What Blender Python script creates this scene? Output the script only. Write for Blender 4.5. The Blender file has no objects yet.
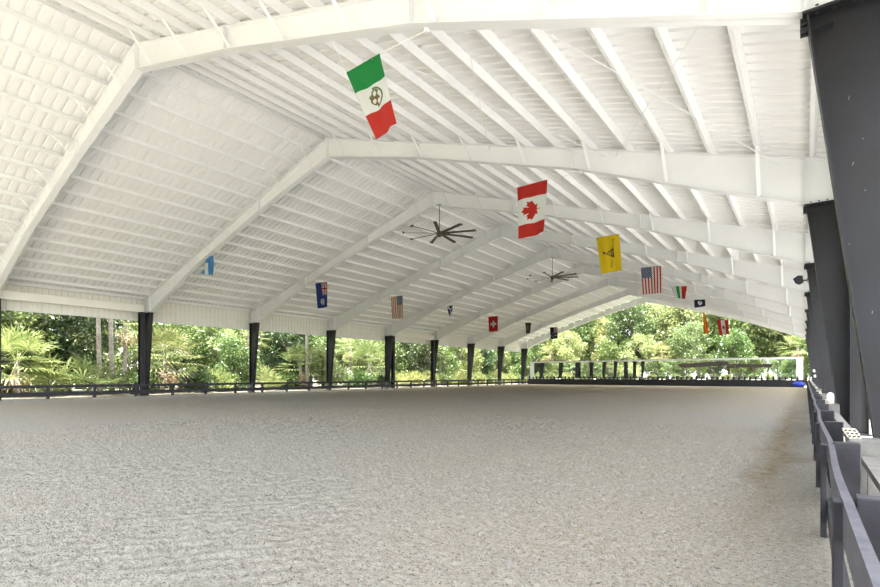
import bpy, bmesh, math, random
import numpy as np
from mathutils import Vector, Matrix, Euler

random.seed(7)
rng = np.random.default_rng(7)
SC = bpy.context.scene
COL = SC.collection
PI = math.pi
EYE = 1.284                       # camera height over the sand
YAW = math.radians(36.348)
F_PX = 496.9

# ------------------------------------------------------------ camera
cam_d = bpy.data.cameras.new('camera')
cam_d.sensor_width = 36.0
cam_d.lens = 36.0 * F_PX / 880.0
cam_d.shift_y = (375.4 - 293.5) / 880.0
cam_d.clip_start = 0.05
cam_d.clip_end = 900
cam = bpy.data.objects.new('camera', cam_d)
COL.objects.link(cam)
cam.location = (0, 0, EYE)
cam.rotation_euler = (PI / 2, 0, YAW)
SC.camera = cam

# ------------------------------------------------------------ sky, sun, exposure
W = bpy.data.worlds.new('sky'); SC.world = W
W.use_nodes = True
wn = W.node_tree; wn.nodes.clear()
w_out = wn.nodes.new('ShaderNodeOutputWorld')
w_bg = wn.nodes.new('ShaderNodeBackground')
w_bg.inputs['Color'].default_value = (0.93, 0.96, 1.0, 1)
w_bg.inputs['Strength'].default_value = 1.6
wn.links.new(w_bg.outputs[0], w_out.inputs[0])

sun_d = bpy.data.lights.new('sun', 'SUN')
sun_d.energy = 8.5
sun_d.angle = math.radians(2.0)
sun_d.color = (1.0, 0.98, 0.94)
sun = bpy.data.objects.new('sun', sun_d); COL.objects.link(sun)
sun_dir = Vector((0.10, -0.13, 1.0)).normalized()          # towards the sun
sun.rotation_euler = sun_dir.to_track_quat('Z', 'Y').to_euler()
sun.location = (20, -20, 60)

SC.view_settings.view_transform = 'Standard'
SC.view_settings.look = 'None'
SC.view_settings.gamma = 1.0
SC.view_settings.use_curve_mapping = False
SC.view_settings.exposure = 2.17
SC.cycles.max_bounces = 12
SC.cycles.diffuse_bounces = 7
SC.cycles.glossy_bounces = 4
SC.cycles.sample_clamp_indirect = 8.0

# ------------------------------------------------------------ materials
def mat(name, col, rough=0.6, metal=0.0, spec=0.4, noise=None, bump=None, coord='Object'):
    """noise = (scale, second colour, amount); bump = (scale, strength, distance)"""
    m = bpy.data.materials.new(name); m.use_nodes = True
    nt = m.node_tree; b = nt.nodes['Principled BSDF']
    b.inputs['Base Color'].default_value = (*col, 1)
    b.inputs['Roughness'].default_value = rough
    b.inputs['Metallic'].default_value = metal
    b.inputs['Specular IOR Level'].default_value = spec
    tc = nt.nodes.new('ShaderNodeTexCoord')
    if noise:
        n = nt.nodes.new('ShaderNodeTexNoise'); n.inputs['Scale'].default_value = noise[0]
        n.inputs['Detail'].default_value = 6
        nt.links.new(tc.outputs[coord], n.inputs['Vector'])
        r = nt.nodes.new('ShaderNodeMapRange')
        r.inputs['From Min'].default_value = 0.35; r.inputs['From Max'].default_value = 0.65
        r.inputs['To Max'].default_value = noise[2]
        nt.links.new(n.outputs['Fac'], r.inputs['Value'])
        mx = nt.nodes.new('ShaderNodeMix'); mx.data_type = 'RGBA'
        mx.inputs['A'].default_value = (*col, 1); mx.inputs['B'].default_value = (*noise[1], 1)
        nt.links.new(r.outputs['Result'], mx.inputs['Factor'])
        nt.links.new(mx.outputs['Result'], b.inputs['Base Color'])
    if bump:
        n2 = nt.nodes.new('ShaderNodeTexNoise'); n2.inputs['Scale'].default_value = bump[0]
        n2.inputs['Detail'].default_value = 5
        nt.links.new(tc.outputs[coord], n2.inputs['Vector'])
        bp = nt.nodes.new('ShaderNodeBump'); bp.inputs['Strength'].default_value = bump[1]
        bp.inputs['Distance'].default_value = bump[2]
        nt.links.new(n2.outputs['Fac'], bp.inputs['Height'])
        nt.links.new(bp.outputs[0], b.inputs['Normal'])
    return m

def leaf_mat(name, c1, c2, trans=0.35):
    c1 = tuple(.52 * q for q in c1); c2 = tuple(.66 * q for q in c2)
    m = bpy.data.materials.new(name); m.use_nodes = True
    nt = m.node_tree; b = nt.nodes['Principled BSDF']; out = nt.nodes['Material Output']
    b.inputs['Roughness'].default_value = 0.36
    b.inputs['Specular IOR Level'].default_value = 0.6
    geo = nt.nodes.new('ShaderNodeNewGeometry')
    oi = nt.nodes.new('ShaderNodeObjectInfo')
    mx = nt.nodes.new('ShaderNodeMix'); mx.data_type = 'RGBA'
    mx.inputs['A'].default_value = (*c1, 1); mx.inputs['B'].default_value = (*c2, 1)
    nt.links.new(geo.outputs['Random Per Island'], mx.inputs['Factor'])
    hs = nt.nodes.new('ShaderNodeHueSaturation')
    mr = nt.nodes.new('ShaderNodeMapRange'); mr.inputs['To Min'].default_value = 0.475; mr.inputs['To Max'].default_value = 0.525
    nt.links.new(oi.outputs['Random'], mr.inputs['Value'])
    nt.links.new(mr.outputs[0], hs.inputs['Hue'])
    mr2 = nt.nodes.new('ShaderNodeMapRange'); mr2.inputs['To Min'].default_value = 0.75; mr2.inputs['To Max'].default_value = 1.35
    ml = nt.nodes.new('ShaderNodeMath'); ml.operation = 'FRACT'
    m3 = nt.nodes.new('ShaderNodeMath'); m3.operation = 'MULTIPLY'; m3.inputs[1].default_value = 17.3
    nt.links.new(oi.outputs['Random'], m3.inputs[0]); nt.links.new(m3.outputs[0], ml.inputs[0])
    nt.links.new(ml.outputs[0], mr2.inputs['Value']); nt.links.new(mr2.outputs[0], hs.inputs['Value'])
    nt.links.new(mx.outputs['Result'], hs.inputs['Color'])
    nt.links.new(hs.outputs[0], b.inputs['Base Color'])
    tr = nt.nodes.new('ShaderNodeBsdfTranslucent'); nt.links.new(hs.outputs[0], tr.inputs['Color'])
    ms = nt.nodes.new('ShaderNodeMixShader'); ms.inputs[0].default_value = trans
    nt.links.new(b.outputs[0], ms.inputs[1]); nt.links.new(tr.outputs[0], ms.inputs[2])
    nt.links.new(ms.outputs[0], out.inputs['Surface'])
    return m

M = {}
M['white'] = mat('white_painted_steel', (0.755, 0.765, 0.785), 0.45, noise=(3.0, (0.73, 0.74, 0.75), 0.7))
M['purlin'] = mat('white_purlin_steel', (0.80, 0.805, 0.815), 0.45, noise=(2.0, (0.76, 0.765, 0.77), 0.7))
M['sheet'] = mat('white_roof_sheet', (0.83, 0.83, 0.84), 0.30, spec=0.7, noise=(0.35, (0.80, 0.80, 0.80), 1.0))
M['wall'] = mat('cream_wall_sheet', (0.80, 0.79, 0.75), 0.5, noise=(1.0, (0.75, 0.74, 0.69), 0.8))
M['black'] = mat('black_painted_steel', (0.011, 0.011, 0.013), 0.42, spec=0.33, noise=(1.3, (0.016, 0.017, 0.023), 1.0), bump=(30, 0.08, 0.004))
M['scuff'] = mat('scuffed_paint', (0.22, 0.23, 0.25), 0.6)
M['fence'] = mat('black_painted_timber', (0.014, 0.014, 0.019), 0.5, noise=(9, (0.026, 0.026, 0.034), 1.0), bump=(40, 0.25, 0.006))
M['rail'] = mat('worn_black_rail', (0.042, 0.042, 0.060), 0.5, noise=(14, (0.085, 0.083, 0.10), 1.0), bump=(50, 0.3, 0.006))
M['concrete'] = mat('pale_concrete', (0.17, 0.165, 0.16), 0.85, noise=(6, (0.12, 0.12, 0.115), 1.0), bump=(40, 0.3, 0.01))
M['plank'] = mat('weathered_pale_board', (0.17, 0.16, 0.15), 0.8, noise=(8, (0.12, 0.115, 0.11), 1.0), bump=(30, 0.2, 0.006))
M['plastic_white'] = mat('white_plastic', (0.85, 0.84, 0.82), 0.4)
M['cream_plastic'] = mat('cream_block', (0.78, 0.72, 0.60), 0.6)
M['hole_shade'] = mat('painted_hole_shade', (0.02, 0.018, 0.015), 0.9)
M['blue_tarp'] = mat('blue_tarp', (0.02, 0.05, 0.42), 0.45)
M['rubber'] = mat('black_rubber', (0.02, 0.02, 0.023), 0.5, bump=(60, 0.2, 0.004))
M['fan'] = mat('dark_bronze_fan', (0.07, 0.06, 0.05), 0.4, metal=0.3)
M['fanblade'] = mat('fan_blade', (0.07, 0.065, 0.055), 0.45, metal=0.3)
M['cord'] = mat('pale_cord', (0.75, 0.74, 0.70), 0.7)
M['frame_white'] = mat('white_mirror_frame', (0.78, 0.80, 0.82), 0.4)
M['trunk'] = mat('grey_brown_bark', (0.16, 0.13, 0.10), 0.9, noise=(4, (0.08, 0.065, 0.05), 1.0), bump=(14, 0.6, 0.03))
M['palm_trunk'] = mat('pale_palm_bark', (0.34, 0.31, 0.27), 0.9, noise=(5, (0.20, 0.17, 0.14), 1.0), bump=(20, 0.5, 0.02))
M['litter'] = leaf_mat('dry_palm_leaf', (0.42, 0.28, 0.15), (0.58, 0.44, 0.28), 0.2)
M['leaf_dark'] = leaf_mat('dark_green_leaf', (0.045, 0.085, 0.025), (0.14, 0.20, 0.07), 0.3)
M['leaf_mid'] = leaf_mat('mid_green_leaf', (0.10, 0.17, 0.04), (0.24, 0.33, 0.10), 0.35)
M['leaf_light'] = leaf_mat('pale_green_leaf', (0.22, 0.32, 0.09), (0.45, 0.52, 0.22), 0.4)
M['leaf_yellow'] = leaf_mat('yellow_green_leaf', (0.26, 0.34, 0.09), (0.50, 0.53, 0.22), 0.45)
M['palm_leaf'] = leaf_mat('palm_leaf', (0.13, 0.20, 0.05), (0.42, 0.44, 0.17), 0.3)
M['roof_dark'] = mat('dark_shingle_roof', (0.012, 0.010, 0.009), 0.95, spec=0.05, noise=(5, (0.04, 0.035, 0.03), 1.0))
M['shed_wood'] = mat('weathered_shed_timber', (0.09, 0.07, 0.05), 0.85, noise=(3, (0.05, 0.04, 0.03), 1.0))

m = bpy.data.materials.new('mirror_glass'); m.use_nodes = True
b = m.node_tree.nodes['Principled BSDF']
b.inputs['Base Color'].default_value = (0.88, 0.92, 0.90, 1); b.inputs['Metallic'].default_value = 1.0
b.inputs['Roughness'].default_value = 0.015
M['mirror'] = m

def flat(name, c, rough=0.75):
    m = mat(name, c, rough, spec=0.2)
    nt = m.node_tree; b = nt.nodes['Principled BSDF']; out = nt.nodes['Material Output']
    tr = nt.nodes.new('ShaderNodeBsdfTranslucent'); tr.inputs['Color'].default_value = (*c, 1)
    ms = nt.nodes.new('ShaderNodeMixShader'); ms.inputs[0].default_value = 0.3
    nt.links.new(b.outputs[0], ms.inputs[1]); nt.links.new(tr.outputs[0], ms.inputs[2])
    nt.links.new(ms.outputs[0], out.inputs['Surface'])
    return m
FC = {'green': (0.015, 0.21, 0.05), 'white': (0.60, 0.62, 0.60), 'red': (0.42, 0.028, 0.02), 'yellow': (0.62, 0.46, 0.012),
      'navy': (0.03, 0.05, 0.12), 'blue': (0.02, 0.04, 0.18), 'sky': (0.06, 0.20, 0.42), 'brown': (0.16, 0.10, 0.04),
      'olive': (0.12, 0.16, 0.06), 'black': (0.03, 0.03, 0.03), 'orange': (0.50, 0.17, 0.07), 'grey': (0.045, 0.045, 0.05),
      'crimson': (0.40, 0.01, 0.015), 'ink': (0.015, 0.02, 0.05), 'dusty': (0.10, 0.12, 0.20), 'flame': (0.50, 0.06, 0.015)}
FM = {k: flat('cloth_' + k, v) for k, v in FC.items()}

# ------------------------------------------------------------ sand and ground materials
def sand_mat():
    m = bpy.data.materials.new('arena_footing'); m.use_nodes = True
    nt = m.node_tree; N = nt.nodes; L = nt.links; b = N['Principled BSDF']
    b.inputs['Roughness'].default_value = 0.95; b.inputs['Specular IOR Level'].default_value = 0.1
    tc = N.new('ShaderNodeTexCoord')
    def noise(scale, detail=4, rough=0.55, vec=None):
        n = N.new('ShaderNodeTexNoise'); n.inputs['Scale'].default_value = scale
        n.inputs['Detail'].default_value = detail; n.inputs['Roughness'].default_value = rough
        L.new(vec or tc.outputs['Object'], n.inputs['Vector']); return n.outputs['Fac']
    def rng_(v, a, b_, c=0.0, d=1.0):
        r = N.new('ShaderNodeMapRange'); r.inputs['From Min'].default_value = a; r.inputs['From Max'].default_value = b_
        r.inputs['To Min'].default_value = c; r.inputs['To Max'].default_value = d; L.new(v, r.inputs['Value']); return r.outputs[0]
    def mix(f, a, b_):
        x = N.new('ShaderNodeMix'); x.data_type = 'RGBA'
        for s, v in (('A', a), ('B', b_)):
            if isinstance(v, tuple): x.inputs[s].default_value = (*v, 1)
            else: L.new(v, x.inputs[s])
        L.new(f, x.inputs['Factor']); return x.outputs['Result']
    def math_(op, a, b_=None):
        x = N.new('ShaderNodeMath'); x.operation = op
        for i, v in enumerate((a, b_)):
            if v is None: continue
            if isinstance(v, (int, float)): x.inputs[i].default_value = v
            else: L.new(v, x.inputs[i])
        return x.outputs[0]
    base = mix(rng_(noise(0.11, 3), 0.38, 0.60), (0.385, 0.335, 0.265), (0.345, 0.335, 0.31))
    base = mix(rng_(noise(22, 4, 0.6), 0.38, 0.62), base, (0.46, 0.445, 0.405))
    # dark fibre crumbs
    base = mix(rng_(noise(44, 4, 0.75), 0.54, 0.62, 0, 0.9), base, (0.10, 0.095, 0.09))
    base = mix(rng_(noise(80, 2, 0.7), 0.55, 0.66, 0, 0.6), base, (0.12, 0.11, 0.105))
    sx = N.new('ShaderNodeSeparateXYZ'); L.new(tc.outputs['Object'], sx.inputs[0])
    base = mix(rng_(sx.outputs['Y'], 18, 48, 0, 0.75), base, (0.47, 0.40, 0.29))
    # damp brown track along the right hand fence
    wob = math_('MULTIPLY', noise(0.9, 3), 0.5)
    xx = math_('ADD', sx.outputs['X'], wob)
    d = math_('ABSOLUTE', math_('ADD', xx, 0.12))
    track = math_('MULTIPLY', rng_(d, 0.0, 0.36, 1.0, 0.0), rng_(sx.outputs['Y'], 3.5, 8.0, 0.0, 1.0))
    track = math_('MULTIPLY', track, rng_(sx.outputs['Y'], 14, 30, 1.0, 0.25))
    track = math_('MULTIPLY', track, rng_(noise(7, 4), 0.3, 0.6, 0.35, 1.0))
    base = mix(track, base, (0.21, 0.165, 0.10))
    L.new(base, b.inputs['Base Color'])
    h = math_('ADD', math_('MULTIPLY', noise(19, 5, 0.62), 1.0), math_('MULTIPLY', noise(75, 3, 0.6), 0.35))
    # harrow furrows, in patches
    wv = N.new('ShaderNodeTexWave'); wv.inputs['Scale'].default_value = 1.9; wv.inputs['Distortion'].default_value = 1.6
    wv.inputs['Detail'].default_value = 2
    mp = N.new('ShaderNodeMapping'); mp.inputs['Rotation'].default_value = (0, 0, math.radians(38))
    L.new(tc.outputs['Object'], mp.inputs[0]); L.new(mp.outputs[0], wv.inputs['Vector'])
    h = math_('ADD', h, math_('MULTIPLY', math_('MULTIPLY', wv.outputs['Fac'], rng_(noise(0.22, 2), 0.50, 0.62)), 0.45))
    bp = N.new('ShaderNodeBump'); bp.inputs['Strength'].default_value = 1.0; bp.inputs['Distance'].default_value = 0.13
    L.new(h, bp.inputs['Height']); L.new(bp.outputs[0], b.inputs['Normal'])
    return m
M['sand'] = sand_mat()
M['grass'] = mat('rough_grass', (0.22, 0.23, 0.15), 0.95, noise=(0.8, (0.34, 0.31, 0.24), 1.0), bump=(6, 0.8, 0.08))
M['ground_litter'] = mat('dry_leaf_litter', (0.29, 0.24, 0.18), 0.95, noise=(2.2, (0.16, 0.155, 0.11), 1.0), bump=(9, 0.8, 0.05))
M['apron'] = mat('pale_bounce_ground', (0.38, 0.37, 0.34), 0.95, noise=(8, (0.30, 0.29, 0.27), 1.0), bump=(30, 0.5, 0.02))

# ------------------------------------------------------------ mesh helpers
def mesh_of(name, verts, faces, mats, fm=None, smooth=False):
    me = bpy.data.meshes.new(name); me.from_pydata(verts, [], faces)
    for x in (mats if isinstance(mats, (list, tuple)) else [mats]): me.materials.append(x)
    if fm is not None: me.polygons.foreach_set('material_index', fm)
    if smooth: me.polygons.foreach_set('use_smooth', [True] * len(me.polygons))
    me.update(); return me

def obj(name, me, parent=None, loc=None, **kw):
    o = bpy.data.objects.new(name, me); COL.objects.link(o)
    if parent: o.parent = parent
    if loc is not None: o.location = loc
    for k, v in kw.items(): o[k] = v
    return o

def thing(name, label, cat, loc=(0, 0, 0), group=None, rot=0):
    o = bpy.data.objects.new(name, None); COL.objects.link(o); o.location = loc; o.rotation_euler = (0, 0, rot)
    o.empty_display_size = 0.1
    o['label'] = label; o['category'] = cat
    if group: o['group'] = group
    return o

class MB:
    def __init__(s): s.v = []; s.f = []; s.m = []
    def add(s, v, f, mi=0):
        k = len(s.v); s.v += [tuple(x) for x in v]; s.f += [tuple(i + k for i in q) for q in f]; s.m += [mi] * len(f); return s
    def box(s, x0, x1, y0, y1, z0, z1, mi=0):
        v = [(x, y, z) for z in (z0, z1) for y in (y0, y1) for x in (x0, x1)]
        return s.add(v, [(0, 2, 3, 1), (4, 5, 7, 6), (0, 1, 5, 4), (2, 6, 7, 3), (0, 4, 6, 2), (1, 3, 7, 5)], mi)
    def bar(s, a, b, w, h, mi=0, up=(0, 0, 1)):
        """box-section bar from a to b: w sideways, h along up"""
        a = Vector(a); b = Vector(b); d = (b - a).normalized(); u = Vector(up)
        if abs(d.dot(u)) > 0.99: u = Vector((1, 0, 0))
        sd = d.cross(u).normalized(); u = sd.cross(d).normalized()
        v = [p + sd * (w / 2 * i) + u * (h / 2 * j) for p in (a, b) for i, j in ((-1, -1), (1, -1), (1, 1), (-1, 1))]
        return s.add(v, [(3, 2, 1, 0), (4, 5, 6, 7), (0, 1, 5, 4), (1, 2, 6, 5), (2, 3, 7, 6), (3, 0, 4, 7)], mi)
    def prism(s, poly, y0, y1, mi=0, axis='y'):
        n = len(poly)
        if axis == 'y': v = [(x, y, z) for y in (y0, y1) for x, z in poly]
        elif axis == 'x': v = [(y, x, z) for y in (y0, y1) for x, z in poly]
        else: v = [(x, z, y) for y in (y0, y1) for x, z in poly]
        return s.add(v, [tuple(range(n)), tuple(range(2 * n - 1, n - 1, -1))] +
                     [(i, n + i, n + (i + 1) % n, (i + 1) % n) for i in range(n)], mi)
    def tube(s, pts, r, n=8, mi=0):
        pts = [Vector(p) for p in pts]; rs = r if isinstance(r, (list, tuple)) else [r] * len(pts)
        k = len(s.v); X = None
        for i, p in enumerate(pts):
            d = (pts[min(i + 1, len(pts) - 1)] - pts[max(i - 1, 0)]).normalized()
            if X is None or abs(d.dot(X)) > 0.95: X = Vector((1, 0, 0)) if abs(d.x) < 0.8 else Vector((0, 1, 0))
            a = d.cross(X).normalized(); c = a.cross(d).normalized(); X = c
            for j in range(n):
                t = 2 * PI * j / n; s.v.append(tuple(p + (c * math.cos(t) + a * math.sin(t)) * rs[i]))
        for i in range(len(pts) - 1):
            for j in range(n):
                s.f.append((k + i * n + j, k + i * n + (j + 1) % n, k + (i + 1) * n + (j + 1) % n, k + (i + 1) * n + j)); s.m.append(mi)
        s.f.append(tuple(k + j for j in range(n - 1, -1, -1))); s.m.append(mi)
        q = k + (len(pts) - 1) * n; s.f.append(tuple(q + j for j in range(n))); s.m.append(mi)
        return s
    def lathe(s, prof, c=(0, 0, 0), n=20, mi=0):
        k = len(s.v)
        for r, z in prof:
            for j in range(n):
                t = 2 * PI * j / n; s.v.append((c[0] + r * math.cos(t), c[1] + r * math.sin(t), c[2] + z))
        for i in range(len(prof) - 1):
            for j in range(n):
                s.f.append((k + i * n + j, k + i * n + (j + 1) % n, k + (i + 1) * n + (j + 1) % n, k + (i + 1) * n + j)); s.m.append(mi)
        return s
    def mesh(s, name, mats, smooth=False): return mesh_of(name, s.v, s.f, mats, s.m, smooth)
    def obj(s, name, mats, parent=None, smooth=False, loc=None, **kw): return obj(name, s.mesh(name, mats, smooth), parent, loc, **kw)

def bevel(o, w=0.006, seg=1):
    md = o.modifiers.new('bevel', 'BEVEL'); md.width = w; md.segments = seg; md.limit_method = 'ANGLE'; return o

def dup(root, loc=None, rot=None, scale=None, label=None, group=None):
    r = root.copy(); COL.objects.link(r)
    if loc is not None: r.location = loc
    if rot is not None: r.rotation_euler = (0, 0, rot)
    if scale is not None: r.scale = scale if isinstance(scale, tuple) else (scale,) * 3
    if label: r['label'] = label
    if group: r['group'] = group
    for ch in list(root.children):
        c = ch.copy(); COL.objects.link(c); c.parent = r
        for g in list(ch.children):
            d = g.copy(); COL.objects.link(d); d.parent = c
    return r

def project(x, y, z=EYE):
    s, c = math.sin(YAW), math.cos(YAW); D = -x * s + y * c
    if D < 0.1: return None
    return 440 + F_PX * (x * c + y * s) / D, 375.4 - F_PX * (z - EYE) / D

ORD = ['first', 'second', 'third', 'fourth', 'fifth', 'sixth', 'seventh', 'eighth', 'ninth', 'tenth', 'eleventh', 'twelfth',
       'thirteenth', 'fourteenth', 'fifteenth', 'sixteenth', 'seventeenth', 'eighteenth', 'nineteenth', 'twentieth']
def ordn(i):
    if i < 20: return ORD[i]
    T = {2: 'twenty', 3: 'thirty', 4: 'forty', 5: 'fifty', 6: 'sixty'}
    t, u = divmod(i + 1, 10)
    return (T[t][:-1] + 'ieth') if u == 0 else T[t] + '-' + ORD[u - 1]

# ------------------------------------------------------------ building dimensions
BAY = 7.62
FY = [6.88 + BAY * (n - 1) for n in range(0, 9)] + [67.3]      # frame planes, frame 0 is just behind the camera
XR = -16.67                                                    # ridge line
XL, XE = -34.33, 0.98                                          # outer faces of the side columns
KNEE = 5.27
SL = 0.31
Y0, Y1 = -1.15, 67.75
def zu(x): return EYE + 10.25 - SL * abs(x - XR)               # top of the rafters

# ------------------------------------------------------------ ground and arena floor
def patch_noise(n, cells):
    g = rng.random((cells + 2, cells + 2)); t = np.linspace(0, cells, n); i = t.astype(int); f = t - i; f = f * f * (3 - 2 * f)
    a = g[i][:, i]; b_ = g[i + 1][:, i]; c = g[i][:, i + 1]; d = g[i + 1][:, i + 1]
    F = f[:, None]; G = f[None, :]
    return (a * (1 - F) + b_ * F) * (1 - G) + (c * (1 - F) + d * F) * G

def grid_floor():
    # fine, churned footing near the viewer inside one continuous floor
    nx = ny = 560; x0, x1, y0, y1 = -15.0, 0.06, -0.6, 14.4
    xs = np.linspace(x0, x1, nx); ys = np.linspace(y0, y1, ny)
    h = sum(patch_noise(nx, c) * a for c, a in ((12, 0.016), (60, 0.014), (140, 0.024), (279, 0.036)))
    h -= h.mean()
    e = np.minimum.reduce([np.arange(nx), np.arange(nx)[::-1]]) / 25.0; e = np.clip(e, 0, 1)
    h = h * np.minimum(e[:, None], e[None, :])
    X, Y = np.meshgrid(xs, ys, indexing='ij')
    v = np.stack([X, Y, h], -1).reshape(-1, 3)
    idx = np.arange(nx * ny).reshape(nx, ny)
    f = np.stack([idx[:-1, :-1], idx[1:, :-1], idx[1:, 1:], idx[:-1, 1:]], -1).reshape(-1, 4)
    vl = [tuple(map(float, p)) for p in v]; fl = [tuple(map(int, q)) for q in f]
    k = len(vl)
    A0, A1, B0, B1 = -33.9, 0.45, -2.2, 68.2
    for r in ((A0, x0, B0, B1), (x1, A1, B0, B1), (x0, x1, B0, y0), (x0, x1, y1, B1)):
        k = len(vl); vl += [(r[0], r[2], 0), (r[1], r[2], 0), (r[1], r[3], 0), (r[0], r[3], 0)]; fl.append((k, k + 1, k + 2, k + 3))
    return mesh_of('floor', vl, fl, M['sand'], smooth=True)
obj('floor', grid_floor(), kind='structure')

MB().box(-160, 160, -110, 240, -0.5, -0.06).obj('ground', M['grass'], kind='structure')
g = MB().box(0.45, 14, -30, 74, -0.055, -0.01); g.obj('bounce_apron', M['apron'], kind='structure')  # pale ground added outside to bounce sunlight up under the roof
g = MB().box(-37.6, -33.9, -12, 74, -0.055, -0.012); g.box(-33.9, 0.45, -12, -2.2, -0.055, -0.012)
g.obj('ground_litter', M['ground_litter'], kind='structure')

# ------------------------------------------------------------ roof sheets
def sheet(side):
    """ribbed sheeting of one slope; ribs run down the slope"""
    prof = []; y = Y0
    while y < Y1:
        for dy, dz in ((0, 0), (0.215, 0), (0.23, 0.05), (0.29, 0.05)): prof.append((y + dy, dz))
        y += 0.305
    xs = [XR, XR + side * 18.1]
    v = []
    for x in xs:
        z = zu(x) + 0.235
        for yy, dz in prof: v.append((x, yy, z + dz))
    n = len(prof)
    f = [(i, i + 1, n + i + 1, n + i) for i in range(n - 1)]
    # eave edge return
    return v, f
for side, nm in ((1, 'roof_right'), (-1, 'roof_left')):
    v, f = sheet(side)
    o = obj(nm, mesh_of(nm, v, f, M['sheet']), kind='structure')
    md = o.modifiers.new('t', 'SOLIDIFY'); md.thickness = 0.004; md.offset = 1
# ridge cap
MB().prism([(XR - .35, zu(XR - .35) + .295), (XR, zu(XR) + .31), (XR + .35, zu(XR + .35) + .295), (XR, zu(XR) + .325)], Y0, Y1).obj('roof_ridge_cap', M['sheet'], kind='structure')

# upper side walls: ribbed cream sheeting between knee height and the eave
def side_wall(x, sgn, name):
    b_ = MB(); zt = zu(x) + 0.2; zb = EYE + 3.50
    pr = []; y = Y0
    while y < Y1:
        for dy, dx in ((0, 0), (0.2, 0), (0.215, 0.03), (0.265, 0.03), (0.28, 0)): pr.append((x + sgn * dx, min(y + dy, Y1)))
        y += 0.305
    n = len(pr)
    v = [(a, c, z) for z in (zb, zt) for a, c in pr]
    b_.add(v, [(i, i + 1, n + i + 1, n + i) for i in range(n - 1)])
    o = b_.obj(name, M['wall'], kind='structure')
    md = o.modifiers.new('t', 'SOLIDIFY'); md.thickness = 0.006; md.offset = 0
    t = MB().box(min(x, x - sgn * .06), max(x, x - sgn * .06), Y0, Y1, zb - .02, zb + .05)
    t.obj('trim_' + name.split('_')[1], M['white'], kind='structure')
side_wall(XL - 0.06, -1, 'wall_left')
side_wall(XE + 0.06, 1, 'wall_right')

# ------------------------------------------------------------ purlins
def purlin_mesh(side):
    w, h, t = 0.065, 0.205, 0.012
    # zed section in the slope frame
    s = MB()
    pts = [(-w, 0), (t, 0), (t, h), (-w, h), (-w, h - t), (0, h - t), (0, t), (-w, t)]
    ang = -math.atan(SL) * side
    ca, sa = math.cos(ang), math.sin(ang)
    poly = [(side * a * ca - bb * sa, side * a * sa + bb * ca) for a, bb in pts]
    s.prism(poly, Y0 + .05, Y1 - .05)
    return s.mesh('purlin', M['purlin'])
for side, sn in ((-1, 'left'), (1, 'right')):
    me = purlin_mesh(side)
    dxs = [0.25] + [1.05 * i for i in range(1, 17)] + [17.5]
    for i, dx in enumerate(dxs):
        x = XR + side * dx
        where = 'closest to the ridge' if i == 0 else ('lowest, along the eave' if i == 17 else ordn(i) + ' down from the ridge')
        obj('purlin', me, loc=(x, 0, zu(x) + 0.012), label='long white steel purlin under the %s roof slope, %s' % (sn, where),
            category='roof beam', group='white purlins carrying the %s roof slope' % sn)

# side girts on the upper walls
for x, sn, sg in ((XL + .05, 'left', 1), (XE - .05, 'right', -1)):
    g = MB(); y0, y1 = Y0 + .1, Y1 - .1
    g.box(x - .04, x + .04, y0, y1, EYE + 4.28, EYE + 4.36); g.box(x - .04, x - .03, y0, y1, EYE + 4.2, EYE + 4.36)
    g.obj('wall_girt', M['wall'], label='long cream girt rail across the upper wall on the %s side' % sn, category='girt')

# ------------------------------------------------------------ steel frames
def rafter_mb(side, first):
    b_ = MB(); X = lambda d: XR + side * d
    low = [(0, .80), (5, .58), (11, .60), (16.67, 1.09 + .0)]
    top = [(X(0), zu(X(0))), (X(17.6), zu(X(17.6)))]
    bot = [(X(d), zu(X(d)) - k) for d, k in low]
    bot[-1] = (X(16.67), KNEE)
    bot2 = bot + [(X(17.6), KNEE)]
    poly = [top[0], top[1]] + bot2[::-1]
    b_.prism(poly, -.006, .006)
    fw = .125
    b_.prism([(top[0][0], top[0][1] - .016), (top[0][0], top[0][1]), (top[1][0], top[1][1]), (top[1][0], top[1][1] - .016)], -fw, fw)
    for p, q in zip(bot2[:-1], bot2[1:]):
        b_.prism([(p[0], p[1]), (q[0], q[1]), (q[0], q[1] + .018), (p[0], p[1] + .018)], -fw, fw)
    # outer flange of the knee and web stiffeners
    b_.box(min(X(17.6), X(17.63)), max(X(17.6), X(17.63)), -fw, fw, KNEE, zu(X(17.6)))
    for d in (5.0, 11.0):
        zb = zu(X(d)) - (.58 if d < 8 else .60)
        b_.box(X(d) - .012, X(d) + .012, -fw, fw, zb, zu(X(d)))
    b_.box(X(16.67) - .008, X(16.67) + .008, -fw, fw, KNEE, zu(X(16.67)))
    b_.box(min(X(0), X(.02)), max(X(0), X(.02)), -fw, fw, zu(XR) - .84, zu(XR))
    return b_
RME = {s: rafter_mb(s, 0).mesh('rafter', M['white']) for s in (1, -1)}
def low_z(d):
    pts = [(0, .80), (5, .58), (11, .60), (16.67, zu(XR + 16.67) - KNEE)]
    for (a, ka), (c, kc) in zip(pts[:-1], pts[1:]):
        if a <= d <= c: return zu(XR + d) - (ka + (kc - ka) * (d - a) / (c - a))
    return KNEE
BRACE = {}
for side in (1, -1):
    for i in range(0, 16, 2):
        d = 1.05 * (i + 1) - .03
        x = XR + side * d
        for sg in (-1, 1):
            mb = MB().bar((x, sg * .10, low_z(d) + .03), (x, sg * .72, zu(x) + .03), 0.045, .012, up=(1, 0, 0))
            mb.bar((x + .035, sg * .10, low_z(d) + .03), (x + .035, sg * .72, zu(x) + .03), .008, .075, up=(1, 0, 0))
            BRACE[(side, i, sg)] = mb.mesh('flange_brace', M['white'])
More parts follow.
